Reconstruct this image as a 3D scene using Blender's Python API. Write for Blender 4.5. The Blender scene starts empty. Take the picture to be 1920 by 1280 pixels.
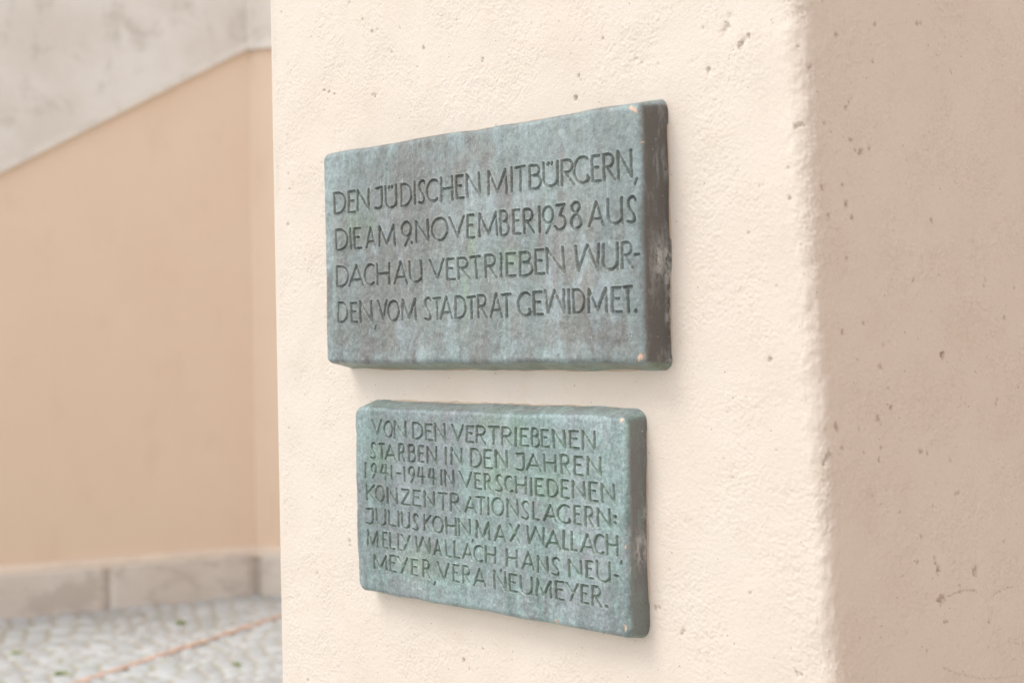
import bpy, math
import numpy as np

# ------------------------------------------------------------------ camera, sky, sun, exposure
scene = bpy.context.scene
SUN_DIR = np.array([-0.30, -0.52, 0.80]); SUN_DIR = SUN_DIR / np.linalg.norm(SUN_DIR)   # towards the sun
SUN_EL = math.asin(SUN_DIR[2]); SUN_ROT = math.atan2(SUN_DIR[0], SUN_DIR[1])

cd = bpy.data.cameras.new("camera"); cam = bpy.data.objects.new("camera", cd)
scene.collection.objects.link(cam); scene.camera = cam
cd.sensor_width = 36.0; cd.lens = 60.0; cd.clip_start = 0.05; cd.clip_end = 600.0
from mathutils import Matrix, Vector
cam.matrix_world = Matrix(((0.6378, 0.0089, 0.7702, 2.0024), (0.7700, 0.0154, -0.6378, -1.6584),
                           (-0.0175, 0.9998, 0.0030, 1.5), (0, 0, 0, 1)))
cd.dof.use_dof = True; cd.dof.focus_distance = 2.62; cd.dof.aperture_fstop = 4.2; cd.dof.aperture_blades = 9

world = bpy.data.worlds.new("World"); scene.world = world; world.use_nodes = True
wn = world.node_tree; wn.nodes.clear()
sky = wn.nodes.new("ShaderNodeTexSky"); sky.sky_type = 'NISHITA'; sky.sun_disc = False
sky.sun_elevation = SUN_EL; sky.sun_rotation = SUN_ROT
sky.air_density = 1.0; sky.dust_density = 0.6; sky.ozone_density = 1.0
hs = wn.nodes.new("ShaderNodeHueSaturation"); hs.inputs["Saturation"].default_value = 0.08
bgn = wn.nodes.new("ShaderNodeBackground"); bgn.inputs["Strength"].default_value = 0.15
wo = wn.nodes.new("ShaderNodeOutputWorld")
wn.links.new(sky.outputs[0], hs.inputs["Color"]); wn.links.new(hs.outputs[0], bgn.inputs["Color"])
wn.links.new(bgn.outputs[0], wo.inputs["Surface"])

sd = bpy.data.lights.new("sun", 'SUN'); sun = bpy.data.objects.new("sun", sd); scene.collection.objects.link(sun)
sd.energy = 0.85; sd.angle = math.radians(26); sd.color = (1.0, 0.96, 0.90)
sun.location = (-4, -6, 8)
sun.rotation_euler = Vector(SUN_DIR).to_track_quat('Z', 'Y').to_euler()

vs = scene.view_settings; vs.view_transform = 'Standard'; vs.look = 'None'; vs.gamma = 1.0; vs.use_curve_mapping = False
vs.exposure = 0.93

# ------------------------------------------------------------------ helpers
COL = scene.collection
rng = np.random.default_rng(7)

def tag(o, label=None, cat=None, group=None, kind=None):
    for k, v in (("label", label), ("category", cat), ("group", group), ("kind", kind)):
        if v: o[k] = v
    return o

def empty(name, loc=(0, 0, 0)):
    o = bpy.data.objects.new(name, None); COL.objects.link(o); o.location = loc; o.empty_display_size = 0.1
    return o

def mesh_obj(name, verts, faces, mat, parent=None, attrs=None, smooth=True, loc=(0, 0, 0)):
    """verts (N,3) numpy, faces (M,3|4) numpy or list of lists -> one linked mesh object"""
    me = bpy.data.meshes.new(name)
    verts = np.asarray(verts, dtype=np.float32)
    if isinstance(faces, np.ndarray):
        k = faces.shape[1]; m = faces.shape[0]
        me.vertices.add(len(verts)); me.vertices.foreach_set("co", verts.ravel())
        me.loops.add(m * k); me.loops.foreach_set("vertex_index", faces.astype(np.int32).ravel())
        me.polygons.add(m); me.polygons.foreach_set("loop_start", np.arange(0, m * k, k, dtype=np.int32))
        me.update(calc_edges=True); me.validate()
    else:
        me.from_pydata([tuple(map(float, v)) for v in verts], [], faces); me.update()
    if smooth: me.polygons.foreach_set("use_smooth", np.ones(len(me.polygons), dtype=bool))
    for n, a in (attrs or {}).items():
        at = me.attributes.new(n, 'FLOAT', 'POINT'); at.data.foreach_set("value", np.asarray(a, dtype=np.float32))
    me.materials.append(mat)
    o = bpy.data.objects.new(name, me); COL.objects.link(o); o.location = loc
    if parent: o.parent = parent
    return o

def grid_faces(ni, nj):
    i, j = np.meshgrid(np.arange(ni - 1), np.arange(nj - 1), indexing='ij')
    a = (i * nj + j).ravel()
    return np.stack([a, a + nj, a + nj + 1, a + 1], 1)

def fft_noise(shape, dx, lmin, lmax, seed, aniso=1.0):
    """band passed gaussian noise on a regular grid, unit variance"""
    r = np.random.default_rng(seed).standard_normal(shape)
    f = np.fft.rfft2(r)
    fx = np.fft.fftfreq(shape[0], dx)[:, None] * aniso; fy = np.fft.rfftfreq(shape[1], dx)[None, :]
    k = np.sqrt(fx * fx + fy * fy) + 1e-9
    w = np.exp(-(k * lmin) ** 2) * (1 - np.exp(-(k * lmax) ** 2)) / k ** 0.5
    n = np.fft.irfft2(f * w, s=shape)
    return (n - n.mean()) / n.std()

def smooth01(x): x = np.clip(x, 0, 1); return x * x * (3 - 2 * x)

class NT:
    """tiny node-tree builder"""
    def __init__(s, name):
        s.mat = bpy.data.materials.new(name); s.mat.use_nodes = True; s.t = s.mat.node_tree; s.t.nodes.clear()
        s.out = s.t.nodes.new("ShaderNodeOutputMaterial"); s.b = s.t.nodes.new("ShaderNodeBsdfPrincipled")
        s.t.links.new(s.b.outputs[0], s.out.inputs["Surface"])
        s.co = s.t.nodes.new("ShaderNodeTexCoord").outputs["Object"]
    def put(s, sock, v):
        if isinstance(v, bpy.types.NodeSocket): s.t.links.new(v, sock)
        elif isinstance(v, tuple) and len(v) == 3 and sock.type == 'RGBA': sock.default_value = (*v, 1)
        else: sock.default_value = v
    def scale(s, x, y, z):
        m = s.t.nodes.new("ShaderNodeMapping"); s.t.links.new(s.co, m.inputs[0]); m.inputs["Scale"].default_value = (x, y, z)
        return m.outputs[0]
    def noise(s, sc, detail=4, rough=0.55, vec=None, dist=0.0):
        n = s.t.nodes.new("ShaderNodeTexNoise"); s.t.links.new(vec or s.co, n.inputs["Vector"])
        n.inputs["Scale"].default_value = sc; n.inputs["Detail"].default_value = detail
        n.inputs["Roughness"].default_value = rough; n.inputs["Distortion"].default_value = dist
        return n.outputs["Fac"]
    def vor(s, sc, vec=None):
        n = s.t.nodes.new("ShaderNodeTexVoronoi"); s.t.links.new(vec or s.co, n.inputs["Vector"]); n.inputs["Scale"].default_value = sc
        return n.outputs["Distance"]
    def ramp(s, v, lo, hi):
        n = s.t.nodes.new("ShaderNodeMapRange"); n.interpolation_type = 'SMOOTHSTEP'
        s.put(n.inputs["Value"], v); n.inputs["From Min"].default_value = lo; n.inputs["From Max"].default_value = hi
        return n.outputs[0]
    def math(s, op, a, b=0.0):
        n = s.t.nodes.new("ShaderNodeMath"); n.operation = op; s.put(n.inputs[0], a); s.put(n.inputs[1], b); return n.outputs[0]
    def mix(s, f, a, b, mode='MIX'):
        n = s.t.nodes.new("ShaderNodeMix"); n.data_type = 'RGBA'; n.blend_type = mode
        s.put(n.inputs[0], f); s.put(n.inputs[6], a); s.put(n.inputs[7], b); return n.outputs[2]
    def attr(s, name):
        n = s.t.nodes.new("ShaderNodeAttribute"); n.attribute_name = name; return n.outputs["Fac"]
    def bump(s, h, strength=0.5, dist=0.001, prev=None):
        n = s.t.nodes.new("ShaderNodeBump"); s.put(n.inputs["Height"], h); n.inputs["Strength"].default_value = strength
        n.inputs["Distance"].default_value = dist
        if prev: s.t.links.new(prev, n.inputs["Normal"])
        return n.outputs[0]
    def fin(s, col, rough=0.8, spec=0.3, normal=None, metal=0.0):
        s.put(s.b.inputs["Base Color"], col); s.put(s.b.inputs["Roughness"], rough); s.put(s.b.inputs["Metallic"], metal)
        s.put(s.b.inputs["Specular IOR Level"], spec)
        if normal: s.t.links.new(normal, s.b.inputs["Normal"])
        return s.mat

# ------------------------------------------------------------------ materials
def plaster_material():
    n = NT("cream_plaster")
    c = n.mix(n.ramp(n.noise(3.0, 3), 0.35, 0.65), (0.662, 0.580, 0.502), (0.676, 0.602, 0.528))
    c = n.mix(n.math('MULTIPLY', n.ramp(n.noise(14, 5, 0.65), 0.52, 0.75), 0.35), c, (0.60, 0.51, 0.41))
    c = n.mix(n.math('MULTIPLY', n.ramp(n.noise(270, 4, 0.7), 0.54, 0.72), 0.34), c, (0.47, 0.38, 0.29))
    dots = n.math('MULTIPLY', n.math('LESS_THAN', n.vor(75), 0.085), n.math('GREATER_THAN', n.noise(38, 1), 0.56))
    c = n.mix(n.math('MULTIPLY', dots, 0.75), c, (0.20, 0.17, 0.14))
    c = n.mix(n.math('MULTIPLY', n.attr("pit"), 0.55), c, (0.42, 0.33, 0.24))
    c = n.mix(n.math('MULTIPLY', n.attr("dirt"), 0.7), c, (0.20, 0.17, 0.15))
    b = n.bump(n.noise(360, 4, 0.65), 0.70, 0.0013)
    b = n.bump(n.noise(150, 2, 0.5), 0.35, 0.0016, b)
    return n.fin(c, 0.9, 0.2, b)

def bronze_material(name, green):
    n = NT(name)
    m = lambda f, k: n.math('MULTIPLY', f, k)
    v1 = n.scale(1, 1, 0.45); v2 = n.scale(1.5, 1, 0.12)
    if not green:       # grey brown bronze under a thin grey-green skin, bluish along the rim
        c = n.mix(n.ramp(n.noise(8, 6, 0.66, v1, 0.3), 0.40, 0.60), (0.186, 0.190, 0.178), (0.192, 0.232, 0.226))
        c = n.mix(m(n.ramp(n.noise(15, 6, 0.68, v1, 0.5), 0.50, 0.66), 0.70), c, (0.150, 0.128, 0.122))
        c = n.mix(m(n.ramp(n.noise(21, 6, 0.70, v1, 0.5), 0.51, 0.67), 0.70), c, (0.280, 0.332, 0.355))
    else:               # violet grey bronze, granular turquoise all over it
        c = n.mix(n.ramp(n.noise(9, 6, 0.66, v1, 0.3), 0.40, 0.60), (0.235, 0.262, 0.275), (0.190, 0.258, 0.248))
        c = n.mix(m(n.ramp(n.noise(18, 6, 0.70, None, 0.5), 0.52, 0.66), 0.6), c, (0.185, 0.165, 0.17))
        c = n.mix(m(n.ramp(n.noise(30, 8, 0.78, None, 0.3), 0.50, 0.66), 0.68), c, (0.275, 0.405, 0.385))
        c = n.mix(m(n.ramp(n.noise(26, 8, 0.78, n.scale(1, 1, 1.1), 0.3), 0.56, 0.70), 0.6), c, (0.36, 0.45, 0.47))
    c = n.mix(m(n.math('MULTIPLY', n.attr("rim"), n.ramp(n.noise(24, 6, 0.7, v1), 0.40, 0.62)), 0.75), c, (0.255, 0.325, 0.330))
    streak = n.math('MULTIPLY', n.ramp(n.noise(30, 4, 0.6, v2), 0.57, 0.68), n.ramp(n.noise(7, 3), 0.42, 0.60))
    c = n.mix(m(streak, 0.55 if not green else 0.65), c, (0.270, 0.365, 0.345) if not green else (0.290, 0.415, 0.375))
    dark = n.math('MULTIPLY', n.ramp(n.noise(34, 4, 0.6, n.scale(1.9, 1, 0.16)), 0.58, 0.70), n.ramp(n.noise(5, 3), 0.45, 0.60))
    c = n.mix(m(dark, 0.45), c, (0.115, 0.120, 0.125))
    c = n.mix(m(n.attr("moss"), 0.40), c, (0.20, 0.325, 0.165))
    # patina tint in the engraved strokes, darker along the core, paler on the lips
    g = n.attr("groove")
    c = n.mix(m(g, 0.28 if not green else 0.55), c, (0.085, 0.098, 0.080) if not green else (0.112, 0.182, 0.108))
    c = n.mix(m(n.ramp(g, 0.35, 0.85), 0.28 if not green else 0.34), c, (0.060, 0.070, 0.058) if not green else (0.070, 0.115, 0.070))
    c = n.mix(m(n.attr("lip"), 0.55), c, (0.37, 0.42, 0.40))
    # tonal mottling at several scales, then fine grain, pale flecks and scratches
    vm = n.math('ADD', m(n.ramp(n.noise(48, 9, 0.82, n.scale(1, 1, 0.6)), 0.36, 0.64), 0.26 if not green else 0.34), 0.85 if not green else 0.82)
    vm = n.math('MULTIPLY', vm, n.math('ADD', m(n.ramp(n.noise(170, 5, 0.78), 0.36, 0.64), 0.32 if not green else 0.42), 0.84 if not green else 0.79))
    vm = n.math('MULTIPLY', vm, n.math('ADD', m(n.ramp(n.noise(6, 4, 0.6, v1), 0.36, 0.64), 0.32), 0.82))
    cmb = n.t.nodes.new("ShaderNodeCombineColor")
    for q in range(3): n.t.links.new(vm, cmb.inputs[q])
    c = n.mix(1.0, c, cmb.outputs[0], 'MULTIPLY')
    c = n.mix(m(n.ramp(n.noise(420, 3, 0.75), 0.53, 0.68), 0.45), c, (0.105, 0.110, 0.105))
    c = n.mix(m(n.ramp(n.noise(330, 4, 0.75, n.scale(1, 1, 0.75)), 0.56, 0.70), 0.50), c, (0.40, 0.475, 0.46))
    c = n.mix(m(n.ramp(n.noise(120, 3, 0.6, n.scale(1.6, 1, 0.25)), 0.66, 0.72), 0.5), c, (0.47, 0.52, 0.52))
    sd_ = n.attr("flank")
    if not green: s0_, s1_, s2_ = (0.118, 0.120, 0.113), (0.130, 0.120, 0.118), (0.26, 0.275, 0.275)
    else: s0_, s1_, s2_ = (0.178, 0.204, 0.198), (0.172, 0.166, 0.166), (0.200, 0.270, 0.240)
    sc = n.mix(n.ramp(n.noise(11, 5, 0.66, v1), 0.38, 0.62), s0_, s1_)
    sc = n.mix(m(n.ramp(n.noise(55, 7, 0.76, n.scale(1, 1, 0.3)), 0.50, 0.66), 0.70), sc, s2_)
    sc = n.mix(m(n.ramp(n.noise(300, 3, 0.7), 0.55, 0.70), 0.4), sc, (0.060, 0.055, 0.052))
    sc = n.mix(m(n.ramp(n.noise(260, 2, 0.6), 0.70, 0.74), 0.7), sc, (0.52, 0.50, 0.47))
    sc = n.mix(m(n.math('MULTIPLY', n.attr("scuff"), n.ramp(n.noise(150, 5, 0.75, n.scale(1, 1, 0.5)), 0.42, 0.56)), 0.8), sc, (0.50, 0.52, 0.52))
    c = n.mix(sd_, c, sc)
    c = n.mix(n.attr("copper"), c, (0.58, 0.39, 0.28))
    h = n.bump(n.noise(300, 5, 0.7), 0.45, 0.0010)
    h = n.bump(n.noise(50, 4, 0.6, n.scale(1, 1, 0.5)), 0.30, 0.0014, h)
    ro = n.math('ADD', n.math('MULTIPLY', n.noise(60, 5, 0.7), 0.40), 0.20)
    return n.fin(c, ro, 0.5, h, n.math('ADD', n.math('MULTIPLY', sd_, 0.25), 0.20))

def stone_material():
    n = NT("grey_stone")
    c = n.mix(n.ramp(n.noise(1.6, 5, 0.6), 0.35, 0.65), (0.675, 0.605, 0.54), (0.765, 0.71, 0.66))
    c = n.mix(n.math('MULTIPLY', n.ramp(n.noise(4.0, 6, 0.7, None, 0.4), 0.50, 0.68), 0.65), c, (0.49, 0.435, 0.365))
    c = n.mix(n.math('MULTIPLY', n.ramp(n.noise(60, 4, 0.7), 0.5, 0.7), 0.3), c, (0.74, 0.70, 0.66))
    return n.fin(c, 0.9, 0.2, n.bump(n.noise(70, 5, 0.7), 0.5, 0.004))

def plinth_material():
    n = NT("plinth_stone")
    c = n.mix(n.ramp(n.noise(2.2, 5, 0.6), 0.35, 0.65), (0.65, 0.575, 0.505), (0.70, 0.63, 0.56))
    c = n.mix(n.math('MULTIPLY', n.ramp(n.noise(3.2, 6, 0.6, n.scale(1, 1, 2.0)), 0.47, 0.58), 0.65), c, (0.51, 0.435, 0.38))
    return n.fin(c, 0.88, 0.25, n.bump(n.noise(90, 4, 0.7), 0.4, 0.003))

def tan_material():
    n = NT("tan_plaster")
    c = n.mix(n.ramp(n.noise(1.3, 4), 0.35, 0.65), (0.765, 0.59, 0.445), (0.785, 0.615, 0.47))
    c = n.mix(n.math('MULTIPLY', n.ramp(n.noise(5, 5, 0.6, n.scale(1, 1, 0.5)), 0.54, 0.72), 0.22), c, (0.66, 0.48, 0.34))
    return n.fin(c, 0.92, 0.15, n.bump(n.noise(55, 5, 0.7), 0.4, 0.004))

def cobble_material():
    n = NT("cobble_stones")
    st = n.mix(n.attr("tint"), (0.41, 0.425, 0.435), (0.57, 0.59, 0.605))
    st = n.mix(n.math('MULTIPLY', n.ramp(n.noise(35, 5, 0.7), 0.45, 0.7), 0.4), st, (0.47, 0.45, 0.42))
    jt = n.mix(n.ramp(n.noise(4, 4), 0.45, 0.62), (0.46, 0.425, 0.37), (0.42, 0.41, 0.32))
    c = n.mix(n.attr("joint"), st, jt)
    return n.fin(c, 0.8, 0.3, n.bump(n.noise(120, 4, 0.7), 0.5, 0.003))

def plain(name, col, rough=0.7, spec=0.3, vary=0.25, sc=30):
    n = NT(name)
    d = tuple(v * 0.7 for v in col)
    c = n.mix(n.math('MULTIPLY', n.ramp(n.noise(sc, 4), 0.4, 0.65), vary * 2), col, d)
    return n.fin(c, rough, spec, n.bump(n.noise(sc * 6, 3), 0.3, 0.001))

M_PLASTER = plaster_material(); M_STONE = stone_material(); M_PLINTH = plinth_material(); M_TAN = tan_material()
M_COB = cobble_material()
M_REFLECTOR = plain("pale_reflector_plaster", (0.88, 0.64, 0.52), 0.9, 0.2, 0.1, 3)
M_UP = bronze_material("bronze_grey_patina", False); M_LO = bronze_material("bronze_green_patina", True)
M_LIT_BEVEL = plain("pale_lit_bevel", (0.78, 0.66, 0.55), 0.9, 0.2, 0.15, 6)  # paler than the plinth: light on its top bevel is painted in
M_EDGING = plain("pale_stone_edging", (0.74, 0.675, 0.61), 0.9, 0.2, 0.15, 8)
M_MORTAR = plain("mortar", (0.52, 0.45, 0.39), 0.9, 0.2, 0.2, 20)
M_SEAL = plain("tan_sealant", (0.50, 0.40, 0.31), 0.7)
M_LINE = plain("orange_paint", (0.66, 0.44, 0.33), 0.7, 0.3, 0.3, 14)
M_WEED = plain("weed_leaf", (0.42, 0.48, 0.22), 0.6)

# ------------------------------------------------------------------ measured data, tenths of a millimetre
# each letter: left, right (x) and bottom, top (z - 1.5 m)
LINES_UP = [
    "D-4057,-3683,2090,2481 E-3641,-3380,2084,2472 N-3371,-2987,2099,2473 J-2868,-2625,2092,2476 Ü-2578,-2218,2087,2480 D-2134,-1804,2084,2472 I-1774,-1693,2089,2484 S-1648,-1444,2094,2486 C-1430,-1121,2107,2479 H-1084,-746,2088,2492 E-697,-469,2104,2486 N-441,-75,2101,2492 M80,558,2100,2493 I617,681,2105,2505 T707,985,2102,2500 B1043,1353,2110,2492 Ü1360,1724,2119,2505 R1761,2057,2110,2503 G2011,2366,2112,2517 E2395,2618,2113,2503 R2641,2910,2107,2505 N2922,3235,2109,2524 ,3246,3311,2021,2119",
    "D-4018,-3628,1478,1859 I-3595,-3529,1479,1853 E-3488,-3246,1479,1851 A-3157,-2832,1474,1842 M-2753,-2282,1476,1840 9-2137,-1830,1449,1869 .-1879,-1812,1486,1530 N-1748,-1360,1488,1862 O-1325,-876,1487,1871 V-882,-472,1520,1860 E-431,-213,1483,1871 M-145,326,1486,1873 B359,605,1476,1875 E657,861,1481,1873 R899,1163,1478,1866 11250,1305,1478,1879 91336,1616,1446,1869 31611,1887,1486,1881 81941,2205,1479,1894 A2304,2647,1494,1868 U2699,3039,1501,1886 S3094,3296,1496,1888",
    "D-4021,-3623,862,1239 A-3647,-3201,858,1240 C-3216,-2898,864,1238 H-2851,-2454,860,1234 A-2377,-1983,852,1244 U-1952,-1575,865,1234 V-1415,-1000,893,1234 E-972,-719,871,1226 R-684,-360,872,1228 T-367,-83,861,1235 R-22,282,865,1243 I335,407,864,1248 E479,729,868,1241 B781,1108,859,1244 E1134,1387,873,1262 N1394,1835,867,1272 W2025,2546,876,1276 U2581,2924,873,1271 R2963,3226,882,1275 -3216,3340,1059,1089",
    "D-3998,-3642,263,635 E-3592,-3373,262,617 N-3340,-2964,256,640 ,-2940,-2862,147,234 V-2830,-2518,289,632 O-2542,-2190,265,619 M-2159,-1747,267,638 S-1571,-1347,262,642 T-1332,-1096,259,635 A-1145,-806,263,646 D-771,-466,269,644 T-473,-235,256,631 R-214,48,268,644 A88,410,265,659 T364,623,269,643 G726,1055,278,652 E1080,1322,288,655 W1335,1802,301,671 I1849,1903,286,665 D1950,2243,294,662 M2273,2712,289,660 E2763,2997,288,662 T2992,3201,284,670 .3213,3267,288,333",
]
LINES_LO = [
    "V-3283,-2964,-1611,-1322 O-2926,-2652,-1632,-1341 N-2645,-2284,-1643,-1327 D-2133,-1826,-1630,-1337 E-1790,-1577,-1638,-1355 N-1555,-1252,-1654,-1338 V-1123,-792,-1624,-1343 E-746,-518,-1634,-1356 R-491,-226,-1641,-1352 T-213,88,-1646,-1347 R128,410,-1646,-1350 I448,507,-1651,-1352 E571,788,-1639,-1355 B820,1040,-1649,-1343 E1053,1257,-1636,-1357 N1311,1598,-1646,-1353 E1658,1891,-1630,-1355 N1926,2237,-1641,-1346",
    "S-3327,-3143,-1997,-1707 T-3095,-2882,-2000,-1712 A-2914,-2586,-1999,-1726 R-2525,-2325,-2011,-1695 B-2257,-2031,-2003,-1703 E-1986,-1800,-1996,-1707 N-1757,-1471,-2005,-1709 I-1277,-1219,-2005,-1709 N-1127,-809,-2000,-1706 D-618,-317,-2011,-1700 E-283,-61,-2009,-1705 N-21,296,-2003,-1697 J458,677,-2006,-1721 A683,1037,-2000,-1725 H1086,1377,-1993,-1714 R1455,1691,-2010,-1705 E1750,1976,-2011,-1721 N2034,2354,-2005,-1711",
    "1-3475,-3426,-2334,-2046 9-3305,-3121,-2330,-2049 4-3042,-2790,-2333,-2054 1-2751,-2681,-2317,-2058 --2596,-2450,-2208,-2176 1-2389,-2343,-2330,-2069 9-2268,-2071,-2346,-2055 4-2027,-1796,-2345,-2052 4-1730,-1496,-2342,-2060 I-1402,-1344,-2337,-2066 N-1301,-1030,-2351,-2060 V-918,-577,-2333,-2062 E-536,-344,-2340,-2072 R-297,-108,-2344,-2069 S-35,150,-2349,-2072 C177,386,-2344,-2077 H431,702,-2356,-2075 I777,828,-2367,-2083 E881,1094,-2357,-2079 D1150,1409,-2363,-2080 E1451,1669,-2358,-2073 N1705,2008,-2347,-2073 E2072,2276,-2363,-2068 N2316,2619,-2371,-2075",
    "K-3454,-3180,-2696,-2405 O-3189,-2911,-2702,-2408 N-2865,-2561,-2717,-2421 Z-2493,-2225,-2707,-2433 E-2173,-1925,-2705,-2428 N-1859,-1543,-2708,-2426 T-1485,-1219,-2729,-2427 R-1169,-900,-2729,-2417 A-824,-498,-2721,-2443 T-526,-274,-2725,-2431 I-220,-186,-2728,-2436 O-139,167,-2717,-2423 N212,506,-2722,-2426 S557,755,-2721,-2433 L812,995,-2712,-2433 A1053,1369,-2720,-2448 G1362,1666,-2722,-2428 E1726,1916,-2715,-2425 R1969,2180,-2732,-2420 N2226,2519,-2717,-2428 :2570,2643,-2668,-2490",
    "J-3482,-3240,-3086,-2803 U-3185,-2891,-3085,-2791 L-2845,-2626,-3072,-2799 I-2588,-2534,-3077,-2796 U-2496,-2244,-3089,-2801 S-2184,-2004,-3095,-2809 K-1878,-1649,-3092,-2800 O-1642,-1337,-3093,-2807 H-1294,-1016,-3101,-2801 N-987,-659,-3098,-2801 ,-644,-595,-3163,-3112 M-542,-168,-3104,-2802 A-102,197,-3109,-2827 X256,536,-3089,-2793 W676,1093,-3081,-2794 A1099,1450,-3105,-2822 L1481,1626,-3098,-2797 L1656,1811,-3098,-2799 A1858,2182,-3105,-2808 C2147,2378,-3100,-2798 H2406,2663,-3099,-2788 ,2696,2752,-3190,-3128",
    "M-3453,-3116,-3458,-3167 E-3021,-2856,-3452,-3173 L-2825,-2645,-3453,-3162 L-2600,-2453,-3453,-3164 Y-2515,-2232,-3449,-3170 W-2113,-1696,-3453,-3164 A-1638,-1405,-3451,-3169 L-1326,-1133,-3447,-3168 L-1112,-935,-3446,-3164 A-906,-620,-3446,-3175 C-608,-347,-3454,-3181 H-320,-44,-3453,-3173 ,36,89,-3552,-3497 H173,467,-3465,-3177 A550,857,-3466,-3178 N907,1182,-3488,-3211 S1231,1428,-3489,-3206 N1591,1902,-3481,-3205 E1967,2149,-3466,-3189 U2195,2500,-3484,-3167 -2556,2686,-3371,-3344",
    "M-3280,-2875,-3822,-3556 E-2828,-2618,-3821,-3529 Y-2611,-2296,-3827,-3533 E-2229,-2018,-3826,-3544 R-1929,-1707,-3836,-3526 ,-1640,-1581,-3917,-3851 V-1561,-1222,-3825,-3527 E-1157,-958,-3821,-3534 R-910,-672,-3833,-3522 A-639,-296,-3834,-3531 N-129,190,-3842,-3526 E242,470,-3829,-3541 U508,815,-3834,-3545 M879,1247,-3832,-3555 E1308,1528,-3831,-3544 Y1534,1816,-3827,-3543 E1857,2052,-3828,-3547 R2086,2308,-3845,-3534 .2362,2419,-3835,-3792",
]
# chips in the plaster: position along the face, height, radius
PITS_FRONT = [(-4197,20745,25),(-6373,20927,29),(-3825,20422,25),(-3557,20162,33),(-3386,20172,20),(-2764,20097,20),(-3001,19752,25),(-2130,19674,29),(-2297,19411,25),(-6189,19976,25),
    (-6055,19728,16),(-3598,19368,20),(-5045,19356,33),(-4912,19312,33),(-4730,19253,25),(-3559,19103,25),(-3498,19069,33),(-2988,19158,13),(-4213,19538,16),(-606,19294,33),
    (1609,18745,29),(1642,18687,20),(1531,18445,45),(2134,19218,29),(2826,18827,25),(2921,18770,20),(-478,20091,13),(581,19675,13),(-910,19852,13),(-915,19236,15),
    (183,18831,15),(1691,19244,15),(1717,18485,13),(2511,18359,13),(2608,18340,13),(4660,19145,49),(4580,19010,66),(4531,18947,57),(4619,19039,49),(4962,18807,49),
    (5037,18831,41),(4857,18732,41),(4905,18767,41),(4116,19065,29),(4211,18511,41),(5981,19073,66),(5892,18605,20),(6042,18330,29),(6077,18365,29),(5809,17582,33),
    (5861,17596,33),(5905,17605,33),(6249,17647,25),(3753,15937,13),(5180,14636,33),(5328,15587,20),(5958,13330,29),(5994,13372,29),(6029,13420,29),(6064,13462,29),
    (6191,13812,33),(6224,13767,33),(3019,11202,33),(3093,11203,25),(3562,10942,33),(3520,10893,25),(3487,10809,16),(5352,10640,33),(5406,10634,25),(-1345,9887,37),
    (-851,10129,25),(-1211,9779,25),(-6355,13405,25),(-4498,11518,37),(-4468,11446,25),(-5508,10859,29),(-4754,12267,20),(-5900,8919,25),(-6255,18002,25),(-6211,17729,25),
    (-6100,17826,25),(-6304,17091,33),(-5601,18051,16),(-5359,18049,16),(-5724,16418,20),(-5122,15390,20),(3672,15093,13),(3861,15450,13),(4899,15254,16),(4682,15203,15),
    (5121,16890,18),(5195,16898,18),(5630,17073,25),(5639,16686,25),(6146,16795,33),(6266,16468,33),(4885,16283,25),(4352,13326,16),(4500,13086,16),(5208,13474,20),
    (4730,11595,20)]
PITS_SIDE = [(1511,19023,37),(2397,19114,33),(2481,19138,25),(706,18794,33),(1418,18513,20),(3085,18551,20),(953,17999,20),(895,17946,25),(836,17872,25),(900,17462,33),
    (1071,17312,37),(975,17335,25),(1260,17372,25),(737,16620,41),(830,16444,29),(2500,16459,33),(671,16857,25),(2579,14643,49),(1249,14531,33),(2014,15655,29),
    (3642,15667,25),(3610,15585,25),(4049,15130,29),(713,15919,29),(979,15082,25),(565,14970,29),(1337,14793,20),(2051,14866,20),(4320,15559,20),(1447,13983,29),
    (764,13737,25),(1182,13835,41),(1196,13468,25),(1160,13305,25),(847,13446,20),(430,13524,29),(2028,13373,33),(2152,13337,25),(2635,13238,25),(3780,14001,25),
    (3750,13943,25),(2713,12765,25),(2775,12790,25),(1402,14242,25),(2252,11799,45),(2213,11881,25),(2172,11948,25),(3039,11684,49),(3091,11722,33),(2275,11386,57),
    (2347,11406,33),(1826,11932,25),(2610,11856,20),(2713,11538,25),(3306,10972,25),(1922,10767,20),(1945,12258,20),(3739,12026,25),(2330,11082,25),(2378,11090,20),
    (2023,17258,16),(3316,14378,16),(1523,12615,20),(2207,12632,25),(994,12862,20),(1148,12748,16)]

# ------------------------------------------------------------------ ground: one sheet, real cobbles near the stair wall
WO = np.array([-7.0152, 2.1281]); WD = np.array([0.1793, 0.9838]); WN = np.array([0.9838, -0.1793])   # stair wall line

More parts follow.
